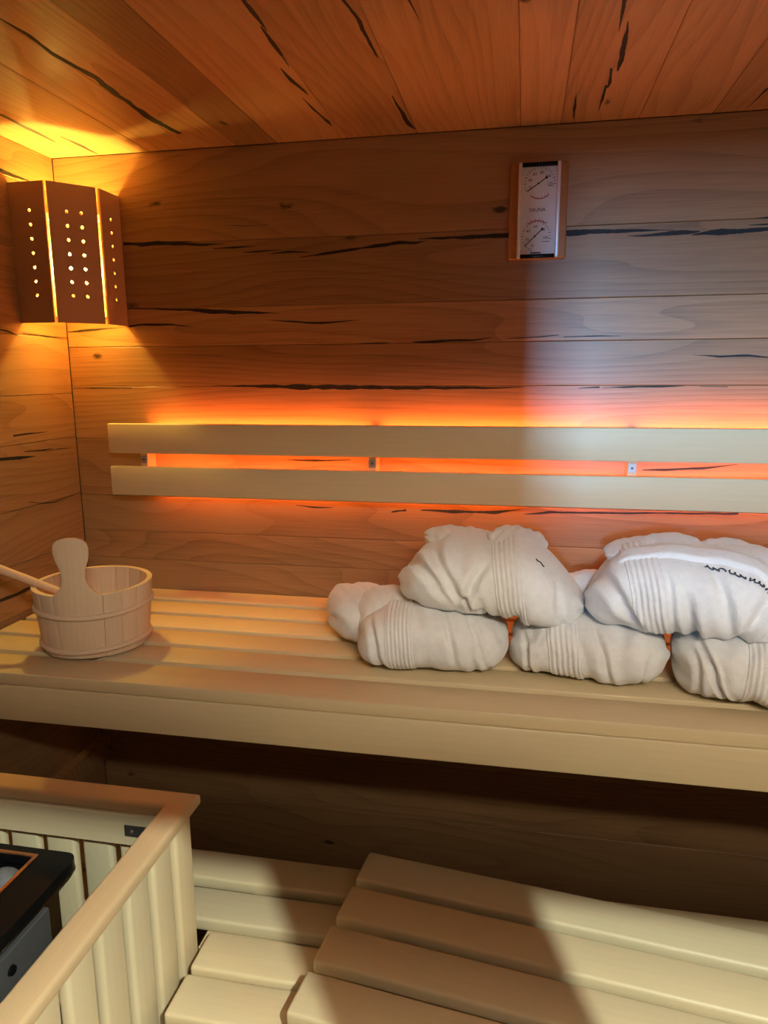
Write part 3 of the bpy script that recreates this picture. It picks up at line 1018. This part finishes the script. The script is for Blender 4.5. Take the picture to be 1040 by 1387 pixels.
# ------------------------------------------------------------------ folded bathrobes
def smooth_noise(u, v, seed, fu, fv, n=7):
    r = random.Random(seed)
    out = 0
    for _ in range(n):
        a, b = r.uniform(-1, 1) * fu, r.randint(-fv, fv)
        out = out + math.sqrt(1.0 / n) * np.sin(2 * np.pi * a * u + b * v + r.uniform(0, 6.28))
    return out


class Robe:
    """Soft rolled bundle: cross-sections in local Y-Z along local X.
    v = 0 rear, pi/2 top, pi front, 3pi/2 underside."""

    def __init__(self, ctrl, seed, folds, m=2.7, endn=8.0, floor=None, wrinkle=1.0):
        self.c = np.array(ctrl, float)      # x, zb, zt, yf, yb
        self.seed, self.folds, self.m, self.endn, self.floor, self.wr = seed, folds, m, endn, floor, wrinkle
        self.support = None
        self.x0, self.x1 = self.c[0, 0], self.c[-1, 0]

    def base(self, u, v):
        c = self.c
        t = (c[:, 0] - self.x0) / (self.x1 - self.x0)
        def ip(k):
            g = np.linspace(0, 1, 201)
            y = np.interp(g, t, c[:, k])
            ker = np.hanning(25); ker /= ker.sum()
            y = np.convolve(np.pad(y, 12, mode='edge'), ker, mode='valid')
            return np.interp(u, g, y)
        zb, zt, yf, yb = ip(1), ip(2), ip(3), ip(4)
        e = np.clip(1 - np.abs(2 * u - 1) ** self.endn, 0, 1) ** (1 / 2.6)
        zc, hz, yc, hy = (zb + zt) / 2, (zt - zb) / 2, (yf + yb) / 2, (yb - yf) / 2
        p = 2 / self.m
        cs, sn = np.cos(v), np.sin(v)
        y = yc + hy * e * np.sign(cs) * np.abs(cs) ** p
        z = zc + hz * e * np.sign(sn) * np.abs(sn) ** p
        x = self.x0 + (self.x1 - self.x0) * u + 0 * v
        return np.stack([x, y, z], -1)

    def disp(self, u, v):
        d = 0.0032 * self.wr * smooth_noise(u, v, self.seed, 2.2, 3)
        d = d + 0.0016 * self.wr * smooth_noise(u, v, self.seed + 5, 7, 5)
        for f in self.folds:
            u0, slope, vc, vw, depth, wid = f[:6]
            bend = f[6] if len(f) > 6 else 0.0
            t = (v - vc + np.pi) % (2 * np.pi) - np.pi
            path = u0 + slope * t + bend * t * t
            win = np.exp(-(t / vw) ** 4)
            s = (u - path) / wid
            # a crease with a puffed lip beside it
            d = d + win * depth * (-np.exp(-s * s) + 0.55 * np.exp(-((s - 1.7) / 1.1) ** 2) + 0.35 * np.exp(-((s + 1.8) / 1.2) ** 2))
        # puckers towards both ends
        ew = np.clip((np.abs(2 * u - 1) - 0.72) / 0.28, 0, 1)
        d = d + 0.004 * ew * np.sin(5 * v + self.seed) * (1 - ew * 0.5)
        return d

    def points(self, u, v, off=0.0):
        P = self.base(u, v)
        h = 1e-3
        Pu = self.base(np.clip(u + h, 0.004, 0.996), v) - self.base(np.clip(u - h, 0.004, 0.996), v)
        Pv = self.base(u, v + h) - self.base(u, v - h)
        n = np.cross(Pu, Pv)
        ln = np.linalg.norm(n, axis=-1, keepdims=True)
        n = n / np.maximum(ln, 1e-12)
        # point outwards
        cen = self.base(u, v + np.pi)
        sgn = np.sign(((P - cen) * n).sum(-1, keepdims=True)); sgn[sgn == 0] = 1
        Q = P + n * sgn * (self.disp(u, v) + off)[..., None]
        if self.floor is not None:
            Q[..., 2] = np.maximum(Q[..., 2], self.floor)
        if self.support is not None:
            # the underside rests on the robes below
            (lx, ly, lz), rz, hm = self.support
            wx = lx + Q[..., 0] * math.cos(rz) - Q[..., 1] * math.sin(rz)
            wy = ly + Q[..., 0] * math.sin(rz) + Q[..., 1] * math.cos(rz)
            ix = np.clip(((wx + 0.5) / 0.005).astype(int), 0, hm.shape[0] - 1)
            iy = np.clip(((wy + 0.8) / 0.005).astype(int), 0, hm.shape[1] - 1)
            hh = hm[ix, iy] - lz + 0.001 + 0.02 * np.maximum(off if np.ndim(off) else 0, 0)
            Q[..., 2] = np.maximum(Q[..., 2], hh)
        return Q

    def mesh(self, nu=200, nv=150):
        s = np.linspace(0, 1, nu)
        us = 0.5 - 0.5 * np.cos(np.pi * s)
        us = 0.55 * us + 0.45 * s
        vs = np.linspace(0, 2 * np.pi, nv, endpoint=False)
        U, V = np.meshgrid(us, vs, indexing='ij')
        Q = self.points(U, V)
        verts = Q.reshape(-1, 3)
        faces = []
        for i in range(nu - 1):
            for j in range(nv):
                k = (j + 1) % nv
                faces.append((i * nv + j, i * nv + k, (i + 1) * nv + k, (i + 1) * nv + j))
        me = bpy.data.meshes.new('robe')
        me.from_pydata(verts.tolist(), [], faces)
        bm = bmesh.new(); bm.from_mesh(me)
        bmesh.ops.remove_doubles(bm, verts=bm.verts[:], dist=1e-5)
        bmesh.ops.recalc_face_normals(bm, faces=bm.faces[:])
        bm.to_mesh(me); bm.free()
        me.polygons.foreach_set('use_smooth', [True] * len(me.polygons))
        return me

    def band(self, u0, u1, v0, v1, ribs=6, lean=0.0, hgt=0.0035, nu=90, nv=110):
        """ribbed woven band wrapped around part of the bundle"""
        a = np.linspace(0, 1, nu); b = np.linspace(0, 1, nv)
        A, B = np.meshgrid(a, b, indexing='ij')
        V = v0 + (v1 - v0) * B
        U = u0 + (u1 - u0) * A + lean * (V - np.pi)
        edge = np.minimum(np.clip(A / 0.05, 0, 1), np.clip((1 - A) / 0.05, 0, 1)) * np.minimum(np.clip(B / 0.04, 0, 1), np.clip((1 - B) / 0.04, 0, 1))
        off = -0.002 + (hgt + 0.002) * np.sqrt(edge) + 0.0011 * edge * np.cos(2 * np.pi * ribs * A)
        Q = self.points(U, V, off)
        faces = [(i * nv + j, i * nv + j + 1, (i + 1) * nv + j + 1, (i + 1) * nv + j) for i in range(nu - 1) for j in range(nv - 1)]
        me = bpy.data.meshes.new('band')
        me.from_pydata(Q.reshape(-1, 3).tolist(), [], faces)
        me.polygons.foreach_set('use_smooth', [True] * len(me.polygons))
        return me


def rnd_folds(seed, n, vlo=2.2, vhi=4.2, depth=(0.002, 0.006)):
    r = random.Random(seed)
    return [(r.uniform(0.06, 0.94), r.uniform(-0.10, 0.10), r.uniform(vlo, vhi), r.uniform(0.4, 1.0), r.uniform(*depth), r.uniform(0.022, 0.055), r.uniform(-0.03, 0.03)) for _ in range(n)]


def blob(cx, cy, cz, rx, ry, rz, seed, rot=(0, 0, 0), e=2.4):
    """soft folded end of a sleeve or collar"""
    c = [(-rx, -rz, rz, -ry, ry), (0, -rz, rz, -ry, ry), (rx, -rz, rz, -ry, ry)]
    rb = Robe(c, seed, rnd_folds(seed, 7, 0.5, 5.5, (0.001, 0.004)), m=e, endn=2.6, wrinkle=0.8)
    return rb.mesh(60, 48), (cx, cy, cz), rot


def robe(name_label, loc, rotz, rb, bands=(), lumps=()):
    t = thing('folded_bathrobe', loc, name_label, 'bathrobe', 'white bathrobes stacked on the upper bench')
    t.rotation_euler = (0, 0, rotz)
    mesh_obj('body', rb.mesh(), TERRY, t)
    for bnd in bands:
        mesh_obj('ribbed_band', rb.band(*bnd), TERRY, t)
    for lp in lumps:
        me, l, r = blob(*lp)
        mesh_obj('sleeve_fold', me, TERRY, t, l, r)
    return t


PI = math.pi
# --- bottom row; local origin = middle of the bundle on the bench (x, y); z measured from the bench
rb1 = Robe([(-0.172, 0.0, 0.095, -0.150, 0.13), (-0.12, 0.0, 0.122, -0.150, 0.15), (0.0, 0.0, 0.132, -0.150, 0.15), (0.10, 0.0, 0.118, -0.140, 0.14), (0.168, 0.0, 0.095, -0.120, 0.12)],
           11, [(0.16, 0.05, 3.1, 1.0, 0.009, 0.02), (0.62, 0.06, 2.7, 0.8, 0.006, 0.02), (0.80, 0.08, 2.9, 0.8, 0.005, 0.018)] + rnd_folds(12, 5), floor=0.0005, m=2.9)
robe('white folded bathrobe at the base of the pile nearest the bucket', (-0.187, -0.372, BZ), math.radians(3), rb1,
     [(0.22, 0.40, 1.4, 4.45, 7, 0.02)],
     [(-0.185, 0.095, 0.064, 0.085, 0.13, 0.058, 21, (0, 0.0, 0.4)), (-0.12, 0.04, 0.082, 0.075, 0.10, 0.055, 24, (0, -0.2, 0.3))])
rb2 = Robe([(-0.163, 0.0, 0.090, -0.120, 0.12), (-0.10, 0.0, 0.108, -0.135, 0.15), (0.0, 0.0, 0.118, -0.15, 0.15), (0.10, 0.0, 0.120, -0.155, 0.15), (0.166, 0.0, 0.100, -0.145, 0.13)],
           31, [(0.60, 0.07, 2.9, 0.9, 0.008, 0.022), (0.13, 0.04, 3.2, 1.0, 0.007, 0.018), (0.86, -0.05, 3.4, 0.8, 0.005, 0.02)] + rnd_folds(32, 5), floor=0.0005, m=2.9)
robe('white folded bathrobe in the middle of the bottom row, under both upper robes', (0.155, -0.362, BZ), math.radians(-6), rb2,
     [(0.27, 0.47, 1.5, 4.45, 6, 0.03)],
     [(-0.02, 0.125, 0.135, 0.09, 0.05, 0.04, 41, (0, 0, 0.3))])
rb3 = Robe([(-0.166, 0.0, 0.110, -0.13, 0.12), (-0.10, 0.0, 0.130, -0.155, 0.15), (0.0, 0.0, 0.132, -0.16, 0.15), (0.10, 0.0, 0.120, -0.16, 0.15), (0.17, 0.0, 0.100, -0.14, 0.13)],
           51, [(0.20, 0.10, 3.1, 1.0, 0.012, 0.016, 0.03), (0.12, 0.03, 3.3, 0.8, 0.006, 0.02)] + rnd_folds(52, 4), floor=0.0005, m=2.9)
robe('white folded bathrobe with a broad ribbed band, at the far end from the bucket', (0.492, -0.425, BZ), math.radians(-7), rb3,
     [(0.36, 0.60, 1.5, 4.45, 8, -0.02)], [(-0.10, 0.10, 0.085, 0.06, 0.07, 0.05, 61, (0, 0, 0.2))])

# --- top row
HM = np.full((260, 200), -1.0)
for rb_, (lx, ly, lz), rz in ((rb1, (-0.187, -0.372, BZ), math.radians(3)), (rb2, (0.155, -0.362, BZ), math.radians(-6)), (rb3, (0.492, -0.425, BZ), math.radians(-7))):
    uu, vv = np.meshgrid(np.linspace(0.004, 0.996, 400), np.linspace(0.05, PI - 0.02, 400), indexing='ij')
    q = rb_.points(uu, vv).reshape(-1, 3)
    wx = lx + q[:, 0] * math.cos(rz) - q[:, 1] * math.sin(rz)
    wy = ly + q[:, 0] * math.sin(rz) + q[:, 1] * math.cos(rz)
    np.maximum.at(HM, (((wx + 0.5) / 0.005).astype(int), ((wy + 0.8) / 0.005).astype(int)), q[:, 2] + lz + 0.002)
# soften the map so that the cloth bridges the dips
for _ in range(3):
    pad = np.pad(HM, 1, mode='edge')
    HM = np.maximum(HM, np.where(HM > 0, (pad[:-2, 1:-1] + pad[2:, 1:-1] + pad[1:-1, :-2] + pad[1:-1, 2:]) / 4, HM))
rb4 = Robe([(-0.205, 0.012, 0.085, -0.12, 0.12), (-0.155, 0.002, 0.132, -0.145, 0.14), (-0.08, 0.0, 0.160, -0.152, 0.15), (0.055, -0.010, 0.160, -0.150, 0.15), (0.115, -0.022, 0.135, -0.150, 0.14),
            (0.165, -0.030, 0.095, -0.13, 0.12), (0.212, -0.030, 0.045, -0.11, 0.1)],
           71, [(0.30, 0.13, 2.9, 0.9, 0.015, 0.03, 0.05), (0.42, -0.10, 3.3, 0.7, 0.012, 0.026), (0.18, 0.16, 2.6, 0.9, 0.013, 0.03), (0.50, 0.04, 3.9, 0.6, 0.008, 0.02),
                (0.88, 0.02, 3.2, 0.9, 0.005, 0.02)] + rnd_folds(72, 5), m=2.5, endn=5.5)
rb4.support = ((-0.066, -0.345, 0.930), math.radians(-3), HM)
t4 = robe('white folded bathrobe on top of the pile nearer the bucket', (-0.066, -0.345, 0.930), math.radians(-3), rb4,
          [(0.555, 0.70, 1.35, 4.2, 6, 0.035), ],
          [(-0.075, 0.06, 0.137, 0.085, 0.08, 0.024, 81, (0, 0.06, 0.15)), (0.060, 0.04, 0.142, 0.06, 0.10, 0.020, 82, (0, 0.30, -0.2))])
rb5 = Robe([(-0.205, -0.025, 0.070, -0.12, 0.12), (-0.17, -0.025, 0.118, -0.145, 0.14), (-0.13, -0.015, 0.152, -0.150, 0.15), (-0.03, -0.010, 0.168, -0.160, 0.15), (0.12, -0.012, 0.158, -0.17, 0.15),
            (0.19, -0.02, 0.118, -0.165, 0.14), (0.25, -0.02, 0.08, -0.14, 0.11)],
           91, [(0.14, 0.10, 2.9, 1.0, 0.014, 0.026, 0.03), (0.47, 0.05, 3.7, 0.6, 0.014, 0.022), (0.68, -0.08, 3.6, 0.7, 0.014, 0.026), (0.58, 0.06, 3.0, 0.7, 0.009, 0.026),
                (0.80, -0.12, 3.2, 0.8, 0.008, 0.022), (0.38, 0.04, 3.3, 0.8, 0.006, 0.015)] + rnd_folds(92, 5), m=2.5, endn=5.5)
rb5.support = ((0.352, -0.375, 0.932), math.radians(-8), HM)
t5 = robe('white folded bathrobe on top with a lapel and dark embroidery', (0.352, -0.375, 0.932), math.radians(-8), rb5,
          [(0.215, 0.36, 1.35, 4.2, 6, 0.045)],
          [(-0.07, 0.04, 0.136, 0.10, 0.09, 0.026, 95, (0, -0.16, 0.1)), (0.13, 0.04, 0.130, 0.10, 0.09, 0.026, 96, (0, 0.22, 0))])


def ribbon_on(rb, path, wid, hgt, nu=90, nw=14, ribs=0):
    """flat strip laid along a path (u, v) on the bundle"""
    q = np.array(path, float)
    t = np.linspace(0, 1, len(q))
    s = np.linspace(0, 1, nu)
    uu = np.interp(s, t, q[:, 0]); vv = np.interp(s, t, q[:, 1])
    for _ in range(6):
        uu[1:-1] = (uu[:-2] + 2 * uu[1:-1] + uu[2:]) / 4
        vv[1:-1] = (vv[:-2] + 2 * vv[1:-1] + vv[2:]) / 4
    # the strip is spread in v (around the bundle)
    a = np.linspace(-1, 1, nw)
    U = np.repeat(uu[:, None], nw, 1); V = vv[:, None] + a[None, :] * wid
    edge = np.clip((1 - np.abs(a)) / 0.25, 0, 1)[None, :] * np.minimum(np.clip(s / 0.06, 0, 1), np.clip((1 - s) / 0.06, 0, 1))[:, None]
    off = -0.003 + (hgt + 0.003) * np.sqrt(edge)
    Q = rb.points(U, V, off)
    faces = [(i * nw + j, i * nw + j + 1, (i + 1) * nw + j + 1, (i + 1) * nw + j) for i in range(nu - 1) for j in range(nw - 1)]
    me = bpy.data.meshes.new('ribbon')
    me.from_pydata(Q.reshape(-1, 3).tolist(), [], faces)
    me.polygons.foreach_set('use_smooth', [True] * len(me.polygons))
    return me


lap = mesh_obj('lapel', ribbon_on(rb5, [(0.14, 2.02), (0.35, 1.95), (0.55, 1.98), (0.70, 2.10), (0.84, 2.38), (0.96, 2.75)], 0.20, 0.010), TERRY, t5)
# dark machine embroidery: looping thread strokes
def thread(rb, path, rad, off, name, parent):
    q = np.array(path, float)
    P = rb.points(q[:, 0], q[:, 1], np.full(len(q), off))
    return mesh_obj(name, tube_mesh([tuple(p) for p in P], rad, 6), INK, parent)


for k, (ua, ub_, va, vb) in enumerate([(0.50, 0.58, 2.28, 2.36), (0.59, 0.66, 2.37, 2.46), (0.67, 0.73, 2.47, 2.55), (0.735, 0.78, 2.56, 2.64)]):
    n = 26
    s = np.linspace(0, 1, n)
    path = np.stack([ua + (ub_ - ua) * s + 0.006 * np.sin(s * 22 + k), va + (vb - va) * s + 0.035 * np.cos(s * 19 + 2 * k)], -1)
    o = thread(rb5, path, 0.0012, 0.004, 'embroidery', t5)
s = np.linspace(0, 1, 10)
thread(rb4, np.stack([0.745 + 0.04 * s, 2.05 + 0.09 * s + 0.02 * np.sin(s * 9)], -1), 0.0013, 0.0015, 'embroidery', t4)
